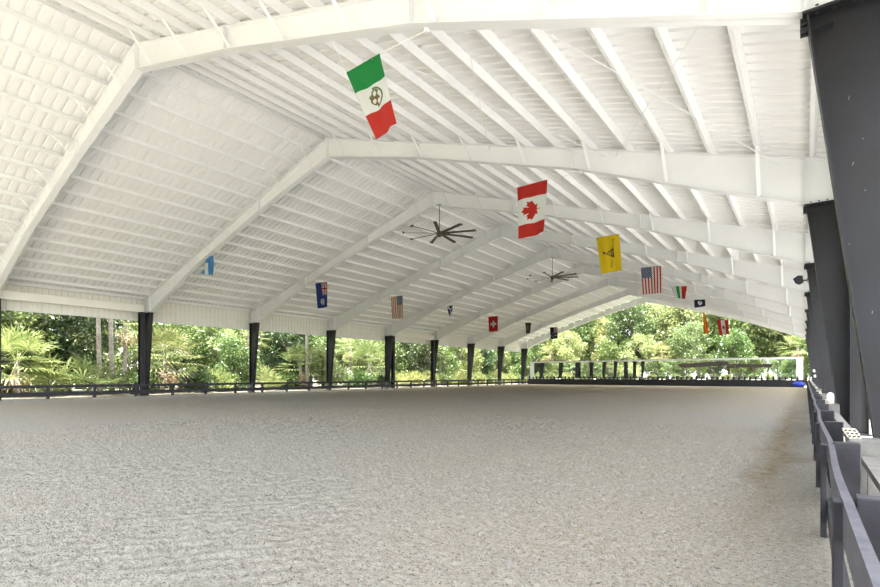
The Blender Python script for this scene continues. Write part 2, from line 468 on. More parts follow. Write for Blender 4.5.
for n, y in enumerate(FY):
    if n == 0: lab = 'white steel roof frame at the near end, just overhead'
    elif n == 1: lab = 'nearest white steel roof frame, crossing the top of the photo'
    elif n == 9: lab = 'farthest white steel roof frame, framing the open gable of trees'
    else: lab = 'white steel roof frame, %s from the nearest, between black columns' % ordn(n - 1)
    t = thing('roof_frame', lab, 'roof frame', (0, y, 0), 'white steel roof frames')
    for s in (1, -1): obj('rafter', RME[s], t)
    for (side, i, sg), me in BRACE.items():
        if (n == 0 and sg < 0) or (n == 9 and sg > 0) or (n == 0): continue
        obj('flange_brace', me, t)

# ------------------------------------------------------------ columns
def column_meshes(side):
    """black tapered column; returns body, stiffeners, bolts. Local x: 0 at the inner top corner, + outwards"""
    s = side
    W_ = .98; TB = .65
    b_ = MB()
    b_.prism([(s * 0, KNEE), (s * W_, KNEE), (s * W_, 0), (s * TB, 0)], -.007, .007)
    fw = .125
    # inner sloping flange, outer flange
    b_.prism([(s * 0, KNEE), (s * .022, KNEE), (s * (TB + .022), 0), (s * TB, 0)], -fw, fw)
    b_.prism([(s * (W_ - .02), KNEE), (s * W_, KNEE), (s * W_, 0), (s * (W_ - .02), 0)], -fw, fw)
    b_.prism([(s * -.03, KNEE - .03), (s * (W_ + .02), KNEE - .03), (s * (W_ + .02), KNEE), (s * -.03, KNEE)], -fw - .02, fw + .02)
    b_.box(min(s * (TB - .08), s * (W_ + .06)), max(s * (TB - .08), s * (W_ + .06)), -.18, .18, 0, .03)
    st = MB()
    for sg in (-1, 1):
        y0, y1 = (sg * .007, sg * .12)
        st.prism([(s * .03, KNEE - .22), (s * (.24), KNEE - .20), (s * .24, KNEE - .185), (s * .03, KNEE - .205)], min(y0, y1), max(y0, y1))
    bo = MB()
    for sg in (-1, 1):
        for zz in (-.045, .035):
            for xx in (-.015, ):
                pass
        for k in range(3):
            xk = s * (-.02 + .0 * k); zk = KNEE - .05 - .055 * k
            bo.bar((s * -.05, sg * (.05 + .02 * (k % 2)), zk), (s * .03, sg * (.05 + .02 * (k % 2)), zk), .034, .034)
        for k in range(6):
            xx = s * (.10 + .15 * k)
            bo.bar((xx, sg * .085, KNEE - .065), (xx, sg * .085, KNEE + .055), .03, .03)
    return (b_.mesh('column_shaft', M['black']), st.mesh('stiffener', M['black']), bo.mesh('bolts', M['black']))
CM = {1: column_meshes(1), -1: column_meshes(-1)}
sc = MB()
for k in range(9):
    zz = 3.2 + random.random() * 1.1 if k < 6 else 1.6 + random.random() * 2.0
    xx = .36 + random.random() * .35; l = .01 + random.random() * .035
    sc.bar((xx, -.0085, zz), (xx + random.uniform(-.015, .015), -.0085, zz - l), .002, .004, up=(1, 0, 0))
for side, sn, X0 in ((-1, 'left', -33.35), (1, 'right', 0.0)):
    for n, y in enumerate(FY):
        if side < 0:
            if n < 2: lab = 'black steel column of the left side, %s' % ('at the near corner' if n == 0 else 'just outside the photo, shown in the mirror')
            else: lab = 'black tapered steel column on the left side, %s from the left' % ordn(n - 2)
        else:
            if n == 0: lab = 'black steel column at the near right corner behind the viewer'
            else: lab = 'dark tapered steel column along the right fence, %s' % ('nearest and largest' if n == 1 else ordn(n - 1) + ' from the nearest')
        t = thing('steel_column', lab, 'column', (X0, y, 0), 'black columns of the %s side' % sn)
        obj('column_shaft', CM[side][0], t); obj('stiffener', CM[side][1], t); obj('bolts', CM[side][2], t)
        if side > 0 and n == 1: sc.obj('scuff_marks', M['scuff'], t, label='pale scratches in the dark paint')

# portal bracing frames between columns, as in the photo at the second and sixth left columns
def portal(x, y0, y1, side, lab, light=False):
    t = thing('portal_frame', lab, 'portal frame', (x, 0, 0))
    for y in (y0, y1):
        p = MB(); w = .14
        p.box(-.16, .16, y - .007, y + .007, 0, KNEE); p.box(-.16, -.145, y - w, y + w, 0, KNEE); p.box(.145, .16, y - w, y + w, 0, KNEE)
        p.box(-.2, .2, y - .18, y + .18, 0, .03)
        p.obj('portal_post', M['black'], t)
    b_ = MB(); b_.box(-.006, .006, y0 - .14, y1 + .14, KNEE + .02, KNEE + .46)
    b_.box(-.1, .1, y0 - .14, y1 + .14, KNEE, KNEE + .02); b_.box(-.1, .1, y0 - .14, y1 + .14, KNEE + .45, KNEE + .465)
    b_.obj('portal_beam', M['wall'], t)
    return t
portal(-33.72, FY[1] + .24, FY[2] - .42, -1, 'portal bracing frame with a cream beam, left of the first black column')
portal(-33.72, FY[5] + .42, FY[6] - .42, -1, 'portal bracing frame with a cream beam, left of the fifth left-hand column')
portal(0.93, FY[1] + 1.2, FY[2] - .45, 1, 'slim dark portal frame between the two nearest right-hand columns')

# thin roof bracing rods
def rod(a, b_, lab):
    MB().tube([a, b_], .011, 6).obj('brace_rod', M['white'], label=lab, category='brace rod')
for k, (y0, y1, nm) in enumerate(((FY[1], FY[2], 'nearest bay'), (FY[5], FY[6], 'middle bay'))):
    for xa, xb, w_ in ((-.5, -4.4, 'lower right'), (-4.7, -8.6, 'upper right')):
        za, zb = zu(xa) - .14, zu(xb) - .14
        rod((xa, y0, za), (xb, y1, zb), 'thin diagonal brace rod rising away in the %s panel, %s' % (w_, nm))
        rod((xb, y0, zb), (xa, y1, za - .03), 'thin diagonal brace rod falling away in the %s panel, %s' % (w_, nm))

# ------------------------------------------------------------ left and near fences
def slope_fence(name, p0, p1, lab, off, mirrored=False):
    """post and rail fence from p0 to p1; off = outward normal"""
    t = thing(name, lab, 'fence', (p0[0], p0[1], 0))
    d = Vector((p1[0] - p0[0], p1[1] - p0[1], 0)); Ln = d.length; d.normalize(); o_ = Vector((off[0], off[1], 0))
    rot = math.atan2(d.y, d.x); t.rotation_euler = (0, 0, rot)
    # local frame: x along, y = left of travel
    sy = 1 if (Vector((-d.y, d.x, 0)).dot(o_) > 0) else -1
    n = max(1, round(Ln / 2.2)); step = Ln / n
    post = MB().box(-.065, .065, min(.0, sy * .13), max(.0, sy * .13), 0, .76).mesh('fence_post', M['fence'])
    for i in range(n + 1): obj('fence_post', post, t, (i * step, 0, 0))
    y0, y1 = (min(-sy * .045, 0), max(-sy * .045, 0))
    MB().box(-.06, Ln + .06, y0, y1, .60, .76).obj('top_rail', M['fence'], t)
    MB().box(-.06, Ln + .06, y0, y1, .16, .38).obj('lower_rail', M['fence'], t)
    return t
slope_fence('post_rail_fence', (-33.2, -1.9), (-33.2, 66.6), 'long low black fence along the left side of the arena', (-1, 0))
slope_fence('post_rail_fence', (-33.0, -2.0), (-.1, -2.0), 'low black fence across the near end, shown only in the mirror', (0, -1))

# ------------------------------------------------------------ right fence, with sagging top rail and wide outer posts
t = thing('board_fence', 'dark blue-black board fence running away along the right edge', 'fence', (0, 0, 0))
ys = [.62 + 2.2 * i for i in range(-1, 31)]
inner = MB().box(.095, .135, -.055, .055, 0, .735).mesh('inner_board', M['fence'])
outer = MB(); outer.box(.175, .345, -.05, .05, 0, .755); outer = outer.mesh('fence_post', M['fence'])
for i, y in enumerate(ys):
    bevel(obj('inner_board', inner, t, (0, y, 0)), .004)
    bevel(obj('fence_post', outer, t, (0, y + .03, 0)), .006)
def wavy_rail(z0, z1, amp, name, m_):
    b_ = MB(); n = 200; k = 0; V = []
    for j in range(n + 1):
        y = -2.0 + 68.0 * j / n if j > 60 else -2.0 + 68.0 * 60 / n * j / 60
        off = amp * math.sin(y * 2 * PI / 4.4) ; dz = -.018 * abs(math.sin(PI * (y - .62) / 2.2))
        for xx, zz in ((.137, z0), (.173, z0), (.173, z1), (.137, z1)): V.append((xx + off, y, zz + dz))
    Fc = []
    for j in range(n):
        for q in range(4): Fc.append((j * 4 + q, j * 4 + (q + 1) % 4, (j + 1) * 4 + (q + 1) % 4, (j + 1) * 4 + q))
    Fc += [(3, 2, 1, 0), (n * 4, n * 4 + 1, n * 4 + 2, n * 4 + 3)]
    b_.add(V, [f[::-1] for f in Fc]); o = b_.obj(name, m_, t); return o
wavy_rail(.565, .745, .011, 'top_rail', M['rail'])
wavy_rail(.12, .30, .003, 'lower_rail', M['fence'])

# piers, long pale boards and hollow blocks at the column bases
for side, sn, X0 in ((1, 'right', 0.0), (-1, 'left', -33.35)):
    for n, y in enumerate(FY):
        if n == 0: continue
        nm = 'nearest' if n == 1 and side > 0 else None
        if side > 0: w_ = 'nearest right-hand column' if n == 1 else '%s right-hand column' % ordn(n - 1)
        else:
            w_ = '%s left-hand column' % ordn(n - 2) if n >= 2 else 'left-hand column just outside the photo'
        s = side
        pier = MB(); yb = y - .5
        a, c = (.40, .60) if side > 0 else (.40, .60)
        pier.prism([(s * .36, 0), (s * .62, 0), (s * .60, .655), (s * .34, .655)], -.30, -.02)
        o = pier.obj('pier', M['concrete'], loc=(X0, y - .22, 0), label='pale concrete pier at the foot of the ' + w_, category='pier',
                     group='concrete piers by the %s columns' % sn)
        bevel(o, .012)
        # hollow block with nine square holes
        blk = thing('hollow_block', 'cream block with nine square holes by the ' + w_, 'block', (X0 + s * .40, y - .40, .655), 'hollow blocks on the %s piers' % sn)
        bw, bh, bd, tk = .115, .095, .09, .010
        mb = MB(); sh = .0
        for k in range(4):
            xx = -bw / 2 + (bw - tk) * k / 3; mb.box(xx, xx + tk, -bd / 2, bd / 2, 0, bh)
            zz = (bh - tk) * k / 3; mb.box(-bw / 2, bw / 2, -bd / 2, bd / 2, zz, zz + tk)
        mb.v = [(x - s * (z - .0) * .55, yy, z) for x, yy, z in mb.v]
        mb.obj('grid_shell', M['cream_plastic'], blk)
        bk = MB().box(-bw / 2, bw / 2, bd / 2, bd / 2 + .01, 0, bh); bk.v = [(x - s * z * .55, yy, z) for x, yy, z in bk.v]  # near-black plate behind the grid, shade of the holes put in as colour
        bk.obj('shade_plate', M['hole_shade'], blk)
for n in range(0, 9):
    y0 = -1.8 if n == 0 else FY[n] + .06; y1 = FY[n + 1] - .56
    if n > 0: y0 = FY[n] + .2
    b_ = MB().box(.43, .555, y0, y1, .44, .50); b_.box(.43, .555, y0, y1, .0, .06)
    for k in range(4):
        yy = y0 + .1 + (y1 - y0 - .3) * k / 3; b_.box(.47, .55, yy, yy + .08, .06, .44)
    lab = 'weathered pale bench board outside the right fence, %s' % ('nearest length' if n == 0 else ordn(n) + ' length from the nearest')
    o = b_.obj('curb_board', M['plank'], label=lab, category='board', group='pale boards outside the right fence')

# white round-topped marker by the second right column
p = [(.0, 0), (.13, 0), (.13, .17)] + [(.065 + .065 * math.cos(a), .17 + .08 * math.sin(a)) for a in [PI * k / 8 for k in range(1, 8)]] + [(0, .17)]
o = MB().prism(p, -.02, .02).obj('marker_board', M['plastic_white'], loc=(.385, FY[2] - .30, .655), label='white round-topped marker board beside the second right-hand column', category='marker')
for z_, w_ in ((1.62, 'upper'), (1.24, 'lower')):  # pair of plain white discs, no emission
    xq = .65 * (1 - z_ / KNEE)
    b_ = MB().lathe([(0, 0), (.09, 0), (.10, .02), (.09, .04), (0, .05)], n=14)
    b_.v = [(x, -z, y) for x, y, z in b_.v]
    b_.obj('round_disc', M['plastic_white'], loc=(xq + .05, FY[6] - .125, z_), smooth=True, label='small white round disc on the sixth right-hand column, %s of two' % w_, category='lamp')

# blue tarp bundle at the far right corner
def lump(a, b_, c, seed, amp=.16, nu=26, nv=14):
    r_ = random.Random(seed); ph = [(r_.uniform(1, 4), r_.uniform(0, 6), r_.uniform(1, 4), r_.uniform(0, 6)) for _ in range(5)]
    v = []; f = []
    for i in range(nv + 1):
        th = PI * i / nv
        for j in range(nu):
            p_ = 2 * PI * j / nu
            k = 1 + amp * sum(math.sin(q[0] * th + q[1]) * math.cos(round(q[2]) * p_ + q[3]) for q in ph) / 2
            v.append((a * k * math.sin(th) * math.cos(p_), b_ * k * math.sin(th) * math.sin(p_), max(-c, c * k * math.cos(th) * 1.0)))
    for i in range(nv):
        for j in range(nu): f.append((i * nu + j, (i + 1) * nu + j, (i + 1) * nu + (j + 1) % nu, i * nu + (j + 1) % nu))
    return v, f
v, f = lump(.55, .3, .30, 3)
obj('folded_tarp', mesh_of('folded_tarp', v, f, M['blue_tarp'], smooth=True), loc=(-.62, 66.1, .30), label='crumpled bright blue tarp bundle at the far right corner', category='tarp')

# ------------------------------------------------------------ far end: kick wall, pickets and the long mirror
kw = thing('kick_wall', 'low black board wall with short pickets under the mirror', 'low wall', (0, 66.55, 0))
MB().box(-33.0, -.15, -.03, .03, 0, .74).obj('board_panel', M['fence'], kw)
MB().box(-33.0, -.15, -.06, .06, .74, .78).obj('cap_rail', M['fence'], kw)
pk = MB(); pk.box(-.09, .09, -.03, .03, .78, 1.04); pk.box(-.05, .05, -.03, .03, 1.04, 1.12); pk = pk.mesh('picket', M['fence'])
pc = MB().box(-.07, .07, -.045, .045, 1.10, 1.20).mesh('pale_cap', M['concrete'])
for i in range(59):
    o = obj('picket', pk, kw, (-32.6 + .55 * i, 0, 0))
    if i % 2 == 0: obj('pale_cap', pc, o)
mr = thing('arena_mirror', 'very long low mirror in a white frame across the far end', 'mirror', (0, 67.0, 0))
MX0, MX1, MZ0, MZ1 = -32.75, -.22, .88, EYE + 2.02
MB().box(MX0 + .3, MX1 - .3, -.01, .01, MZ0, MZ1 - .1).obj('mirror_glass', M['mirror'], mr)
MB().box(MX0 + .02, MX1 - .02, .012, .05, MZ0, MZ1 - .02).obj('backing', M['fence'], mr)
MB().box(MX0, MX1, -.05, .08, MZ1 - .2, MZ1).obj('top_frame', M['frame_white'], mr)
MB().box(MX0, MX0 + .62, -.05, .08, 0, MZ1 - .2).obj('side_frame', M['frame_white'], mr)
MB().box(MX1 - .58, MX1, -.05, .08, 0, MZ1 - .2).obj('side_frame', M['frame_white'], mr)
MB().box(MX0, MX1, -.03, .08, MZ0 - .06, MZ0).obj('bottom_frame', M['frame_white'], mr)

# ------------------------------------------------------------ ceiling fans
def fan(loc, lab, rod_len, ph):
    t = thing('ceiling_fan', lab, 'ceiling fan', loc, 'large ceiling fans')
    MB().box(-.16, .16, -.13, .13, rod_len - .02, rod_len).obj('mounting_plate', M['fan'], t)
    MB().tube([(0, 0, .1), (0, 0, rod_len)], .022, 8).obj('down_rod', M['fan'], t)
    MB().lathe([(0, -.17), (.10, -.17), (.13, -.12), (.13, .0), (.20, .02), (.20, .05), (.12, .07), (.09, .14), (0, .14)], n=20).obj('motor_hub', M['fan'], t, smooth=True)
    bl = MB()
    bl.add([(.12, -.10, .05), (.12, .10, .010), (1.95, .10, .010), (1.95, -.10, .05), (.12, -.10, .038), (.12, .10, -.002), (1.95, .10, -.002), (1.95, -.10, .038)],
           [(0, 1, 2, 3), (7, 6, 5, 4), (0, 4, 5, 1), (1, 5, 6, 2), (2, 6, 7, 3), (3, 7, 4, 0)])
    bl = bl.mesh('blade', M['fanblade'])
    tip = MB().box(1.95, 2.05, -.10, .10, -.01, .06).mesh('blade_tip', M['fan'])
    for k in range(9):
        o = obj('blade', bl, t); o.rotation_euler = (0, 0, ph + 2 * PI * k / 9)
        obj('blade_tip', tip, o)
    return t
zr = zu(XR) - .82
fan((-16.35, FY[3] + .05, EYE + 7.85), 'nearer dark nine-bladed ceiling fan hanging from the third roof frame', zr - (EYE + 7.85), .35)
fan((-16.35, FY[5] + .05, EYE + 7.85), 'farther dark nine-bladed ceiling fan hanging from the fifth roof frame', zr - (EYE + 7.85), .62)

# loudspeaker on the third right column
sp = thing('loudspeaker', 'dark tapered loudspeaker on a bracket of the third right-hand column', 'loudspeaker', (-.175, FY[3] - .15, EYE + 3.40))
b_ = MB()
front = [(-.20, .06), (-.05, .17), (.09, .15), (.12, -.10), (.0, -.18), (-.12, -.12)]
v = [(x, -.13, z) for x, z in front] + [(x * .55 + .02, .16, z * .55) for x, z in front]
b_.add(v, [(0, 1, 2, 3, 4, 5), (11, 10, 9, 8, 7, 6)] + [(i, 6 + i, 6 + (i + 1) % 6, (i + 1) % 6) for i in range(6)])
bevel(b_.obj('cabinet', M['black'], sp), .012)
MB().bar((.05, .05, 0), (.225, .10, .0), .03, .05).bar((.225, .10, -.08), (.225, .10, .08), .04, .02).obj('bracket', M['black'], sp)

# ------------------------------------------------------------ flags
LEAF = [(0, -1), (.05, -.45), (.5, -.55), (.42, -.35), (.95, .05), (.8, .13), (.88, .42), (.6, .36), (.52, .5), (.28, .22), (.4, .8), (.2, .68),
        (0, 1), (-.2, .68), (-.4, .8), (-.28, .22), (-.52, .5), (-.6, .36), (-.88, .42), (-.8, .13), (-.95, .05), (-.42, -.35), (-.5, -.55), (-.05, -.45)]
def inpoly(x, y, P_):
    c = False; n = len(P_)
    for i in range(n):
        (x1, y1), (x2, y2) = P_[i], P_[(i + 1) % n]
        if (y1 > y) != (y2 > y) and x < (x2 - x1) * (y - y1) / (y2 - y1) + x1: c = not c
    return c
# every pattern: (u across 0..1 from the left, v down 0..1 from the top) -> colour name
def p_mexico(u, v):
    if v < .33: return 'green'
    if v > .67: return 'red'
    x, y = (u - .52) / .27, (v - .50) / .135
    r = math.hypot(x, y)
    if .80 < r < 1.0 and x > -.1: return 'olive'
    if r < .78 and (math.sin(9 * x + 4 * y) + math.cos(8 * y - 3 * x)) > -.35 and x < .55: return 'brown' if y > -.1 else 'olive'
    return 'white'
def p_canada(u, v):
    if v < .25 or v > .75: return 'red'
    x, y = (v - .5) / .20, (u - .5) / .38
    return 'red' if inpoly(x, -y * 1.0, [(a, b_) for a, b_ in LEAF]) else 'white'
def p_gads(u, v):
    x, y = (u - .5), (v - .48)
    # coiled snake: stacked coils with a raised head, lying on its side
    for cx, rr in ((.14, .125), (.07, .10), (.0, .075), (-.06, .045)):
        e = math.hypot((x - cx) / .035, y / rr)
        if .62 < e < 1.05: return 'black'
    if abs(y - .02 - .5 * (x + .10)) < .012 and -.27 < x < -.05: return 'black'
    if -.28 < x < -.20 and abs(y + .03) < .03: return 'black'
    if .165 < x < .20 and abs(y) < .14: return 'black'
    return 'yellow'
def p_us(u, v, a='red', c='navy', w='white'):
    if u < .54 and v < .40:
        i, j = u / .54 * 9, v / .40 * 11
        fi, fj = i % 1 - .5, j % 1 - .5
        if (int(i) + int(j)) % 2 == 0 and math.hypot(fi, fj) < .36: return w
        return c
    return a if int(u * 13) % 2 == 0 else w
def p_usr(u, v):
    return p_us(1 - u, v, 'orange', 'dusty', 'white')
def p_tri(u, v): return 'white' if u < .3 else ('green' if u < .52 else ('white' if u < .66 else 'red'))
def p_navy(u, v): return 'white' if math.hypot((u - .52) / .20, (v - .45) / .30) < 1 and (math.sin(14 * u) * math.cos(11 * v) > -.5) else 'ink'
def p_orange(u, v): return 'yellow' if .35 < u < .6 else 'flame'
def p_rw(u, v):
    if .33 < u < .67:
        return 'brown' if math.hypot((u - .5) / .12, (v - .5) / .12) < 1 else 'white'
    return 'red'
def union(x, y):
    """x along the hoist 0..1, y 0..1 : a red and white cross on blue"""
    if abs(x - .5) < .08 or abs(y - .5) < .08: return 'red'
    if abs(x - .5) < .15 or abs(y - .5) < .15: return 'white'
    if abs(x - y) < .07 or abs(x + y - 1) < .07: return 'red'
    if abs(x - y) < .15 or abs(x + y - 1) < .15: return 'white'
    return 'blue'
def p_nz(u, v):
    if u > .5 and v < .5: return union((u - .5) * 2, v * 2)
    if math.hypot((u - .52) / .20, (v - .75) / .13) < 1: return 'white' if int(u * 24 + v * 30) % 2 else 'dusty'
    return 'blue'
def star(u, v, cu, cv, r):
    x, y = (u - cu) / r, (v - cv) / (r * .65); a = math.atan2(y, x)
    return math.hypot(x, y) < .62 + .38 * math.cos(5 * a)
def p_aus(u, v):
    if u > .5 and v < .5: return union((u - .5) * 2, v * 2)
    if star(u, v, .75, .72, .14): return 'white'
    for q in ((.2, .72, .08), (.45, .62, .07), (.45, .88, .07), (.3, .5, .06)):
        if star(u, v, *q): return 'white'
    return 'ink'
def p_swiss(u, v):
    x, y = u - .5, (v - .5) * 1.45
    return 'white' if (abs(x) < .10 and abs(y) < .30) or (abs(y) < .10 and abs(x) < .30) else 'crimson'
def p_dark(u, v): return 'olive' if .3 < u < .55 and .2 < v < .7 else 'grey'
def p_blue(u, v): return 'white' if .4 < u < .55 and v > .3 else 'sky'
def p_bw(u, v): return 'white' if abs(u - v) < .13 or abs(u + v - 1) < .13 else 'blue'

def flag(name, lab, y, corners, pat, hook, wave=.05, nu=56, nv=80, twist=0.0):
    """corners: TL TR BR BL as (x, height above the eye); hangs from its top hem"""
    TL, TR, BR, BL = [Vector((c[0], 0, c[1] + EYE)) for c in corners]
    org = TL.copy()
    t = thing(name, lab, 'flag', (TL.x, y, TL.z), 'flags hanging from the roof frames')
    names = []; idx = {}
    v = []; f = []; fm = []
    ph = random.uniform(0, 6)
    for j in range(nv + 1):
        for i in range(nu + 1):
            a, b_ = i / nu, j / nv
            p_ = TL.lerp(TR, a).lerp(BL.lerp(BR, a), b_)
            yy = wave * (.35 + b_) * math.sin(5.5 * a + 2.2 * b_ + ph) + .4 * wave * math.sin(13 * a - 3 * b_ + ph)
            yy += twist * b_ * (a - .5)
            p_ = p_ - org; sag = .0 * math.sin(PI * a) * (1 - b_)
            v.append((p_.x, yy, p_.z - sag))
    for j in range(nv):
        for i in range(nu):
            c = pat((i + .5) / nu, (j + .5) / nv)
            if c not in idx: idx[c] = len(names); names.append(c)
            k = j * (nu + 1) + i
            f.append((k, k + nu + 1, k + nu + 2, k + 1)); fm.append(idx[c])
    o = obj('cloth', mesh_of('cloth', v, f, [FM[c] for c in names], fm, smooth=True), t)
    md = o.modifiers.new('t', 'SOLIDIFY'); md.thickness = .003
    # spreader along the top hem and cord up to the roof frame
    MB().tube([(0, 0, .0), ((TR - TL).x, 0, (TR - TL).z)], .012, 6).obj('top_hem', FM[names[0]], t)
    h = Vector(hook) - Vector((org.x, y, org.z))
    MB().tube([((TR - TL).x, 0, (TR - TL).z), h], .009, 5).obj('cord', M['cord'], t)
    MB().tube([(0, 0, 0), (-.35, h.y, zl(org.x - .35) - org.z)], .006, 5).obj('cord', M['cord'], t)
    MB().box(h.x - .035, h.x + .035, h.y - .035, h.y + .035, h.z - .03, h.z + .10).obj('clamp', M['white'], t)
    return t
def zl(x):
    return low_z(abs(x - XR))
def hk(x, n, s): return (x, FY[n] + s * .06, zl(x) - .03)
flag('hanging_flag', 'green, white and red flag with a brown emblem, nearest of all', FY[1] + .15, [(-7.53, 6.16), (-6.61, 6.20), (-6.17, 4.72), (-6.72, 4.59)], p_mexico, hk(-5.4, 1, 1), .028, 90, 130)
flag('hanging_flag', 'red and white flag with a large red maple leaf', FY[2] + .3, [(-7.72, 6.22), (-6.65, 6.24), (-6.75, 4.60), (-7.63, 4.50)], p_canada, hk(-5.45, 2, 1), .05, 80, 120)
gf = flag('hanging_flag', 'yellow flag with a coiled black snake', FY[3] + .2, [(-7.65, 6.22), (-6.63, 6.23), (-6.50, 4.63), (-7.40, 4.56)], p_gads, hk(-5.45, 3, 1), .03, 90, 110)
flag('hanging_flag', 'striped flag with a navy star field hanging high right of centre', FY[4] + .2, [(-7.65, 6.19), (-6.57, 6.17), (-6.54, 4.64), (-7.54, 4.65)], p_us, hk(-5.45, 4, 1), .03, 104, 110)
flag('hanging_flag', 'small tricolour of green, white and red in upright bands', FY[5] + .2, [(-7.6, 6.24), (-6.57, 6.14), (-6.69, 5.26), (-7.3, 5.40)], p_tri, hk(-5.45, 5, 1), .05)
flag('hanging_flag', 'small very dark flag with a white round emblem near the gable', FY[6] + .2, [(-7.38, 6.19), (-6.57, 6.15), (-6.54, 5.62), (-7.34, 5.53)], p_navy, hk(-5.45, 6, 1), .03)
flag('hanging_flag', 'narrow twisted orange-red and yellow flag against the far trees', FY[7] - .8, [(-7.68, 5.92), (-7.50, 5.62), (-7.22, 3.93), (-7.62, 3.85)], p_orange, hk(-6.9, 7, -1), .06, twist=.5)
flag('hanging_flag', 'red and white upright banded flag against the far trees', FY[8] + .2, [(-7.64, 5.93), (-6.62, 5.86), (-6.48, 4.37), (-7.41, 4.26)], p_rw, hk(-5.6, 8, 1), .05)
flag('hanging_flag', 'small twisted pale blue flag at the far left', FY[2] - .4, [(-26.14, 6.22), (-25.45, 6.38), (-25.84, 5.42), (-25.93, 5.42)], p_blue, hk(-25.0, 2, -1), .10, twist=.5)
flag('hanging_flag', 'blue flag with a small union cross and pale badge, left side', FY[3] - .3, [(-26.39, 6.14), (-25.24, 6.12), (-25.19, 4.47), (-26.14, 4.45)], p_nz, hk(-24.8, 3, -1), .04)
flag('hanging_flag', 'faded orange striped flag with a dusty blue star corner, left side', FY[4] - .3, [(-26.49, 6.22), (-25.29, 6.22), (-25.24, 4.47), (-26.33, 4.46)], p_usr, hk(-24.8, 4, -1), .04)
flag('hanging_flag', 'small blue flag with a white diagonal cross, folded', FY[5] - .3, [(-26.42, 6.36), (-25.75, 6.35), (-25.92, 5.68), (-26.25, 5.25)], p_bw, hk(-24.9, 5, -1), .10)
flag('hanging_flag', 'red flag with a white cross on the left side', FY[6] - .3, [(-26.61, 6.08), (-25.48, 6.11), (-25.48, 4.56), (-26.55, 4.52)], p_swiss, hk(-24.8, 6, -1), .03)
flag('hanging_flag', 'small dark grey-green flag right of the red white-cross flag', FY[7] - .3, [(-26.24, 6.08), (-25.48, 6.09), (-25.60, 4.89), (-26.05, 4.80)], p_dark, hk(-24.9, 7, -1), .05)
flag('hanging_flag', 'dark navy flag with white stars and a union corner', FY[8] - .3, [(-26.51, 6.17), (-25.49, 6.17), (-25.49, 4.71), (-26.44, 4.62)], p_aus, hk(-24.8, 8, -1), .04)
# the line of small lettering down the yellow flag
fc = bpy.data.curves.new('lettering', 'FONT'); fc.body = "DONT TREAD ON ME"; fc.size = .125; fc.align_x = 'CENTER'; fc.extrude = .001
tmp = bpy.data.objects.new('tmp_text', fc); COL.objects.link(tmp)
dg = bpy.context.evaluated_depsgraph_get(); dg.update()
me = bpy.data.meshes.new_from_object(tmp.evaluated_get(dg)); bpy.data.objects.remove(tmp)
me.materials.clear(); me.materials.append(FM['black']); me.name = 'lettering'
lt = obj('lettering', me, gf, (.80, -.055, -.80)); lt.rotation_euler = (PI / 2, -PI / 2 + .06, 0)
lt.scale = (1.05, 1.05, 1.05)

# ------------------------------------------------------------ plants
def leaves_mesh(name, P_, D_, L_, Wd, m_, fold=.25):
    """kite shaped leaves: positions P_, directions D_, length L_, width Wd"""
    n = len(P_); D_ = D_ / np.linalg.norm(D_, axis=1, keepdims=True)
    R_ = rng.normal(size=(n, 3)); S_ = np.cross(D_, R_); S_ /= np.linalg.norm(S_, axis=1, keepdims=True) + 1e-9
    N_ = np.cross(S_, D_)
    L_ = L_[:, None]; Wd = Wd[:, None]
    a = P_; c = P_ + D_ * L_; mid = P_ + D_ * L_ * .5
    b_ = mid + S_ * Wd / 2 + N_ * Wd * fold; d = mid - S_ * Wd / 2 + N_ * Wd * fold
    V = np.stack([a, b_, c, d], 1).reshape(-1, 3).astype(np.float32)
    me = bpy.data.meshes.new(name)
    me.vertices.add(4 * n); me.vertices.foreach_set('co', V.ravel())
    me.loops.add(4 * n); me.loops.foreach_set('vertex_index', np.arange(4 * n, dtype=np.int32))
    me.polygons.add(n); me.polygons.foreach_set('loop_start', np.arange(0, 4 * n, 4, dtype=np.int32))
    me.materials.append(m_); me.update(); me.validate(); return me

def blob_points(blobs, n):
    w = np.array([b_[3] ** 2 for b_ in blobs]); w = w / w.sum()
    k = rng.choice(len(blobs), n, p=w); B = np.array(blobs)[k]
    d = rng.normal(size=(n, 3)); d /= np.linalg.norm(d, axis=1, keepdims=True)
    r = rng.random(n) ** .45
    P_ = B[:, :3] + d * (B[:, 3] * r)[:, None] * np.array([1, 1, .75])
    return P_, d

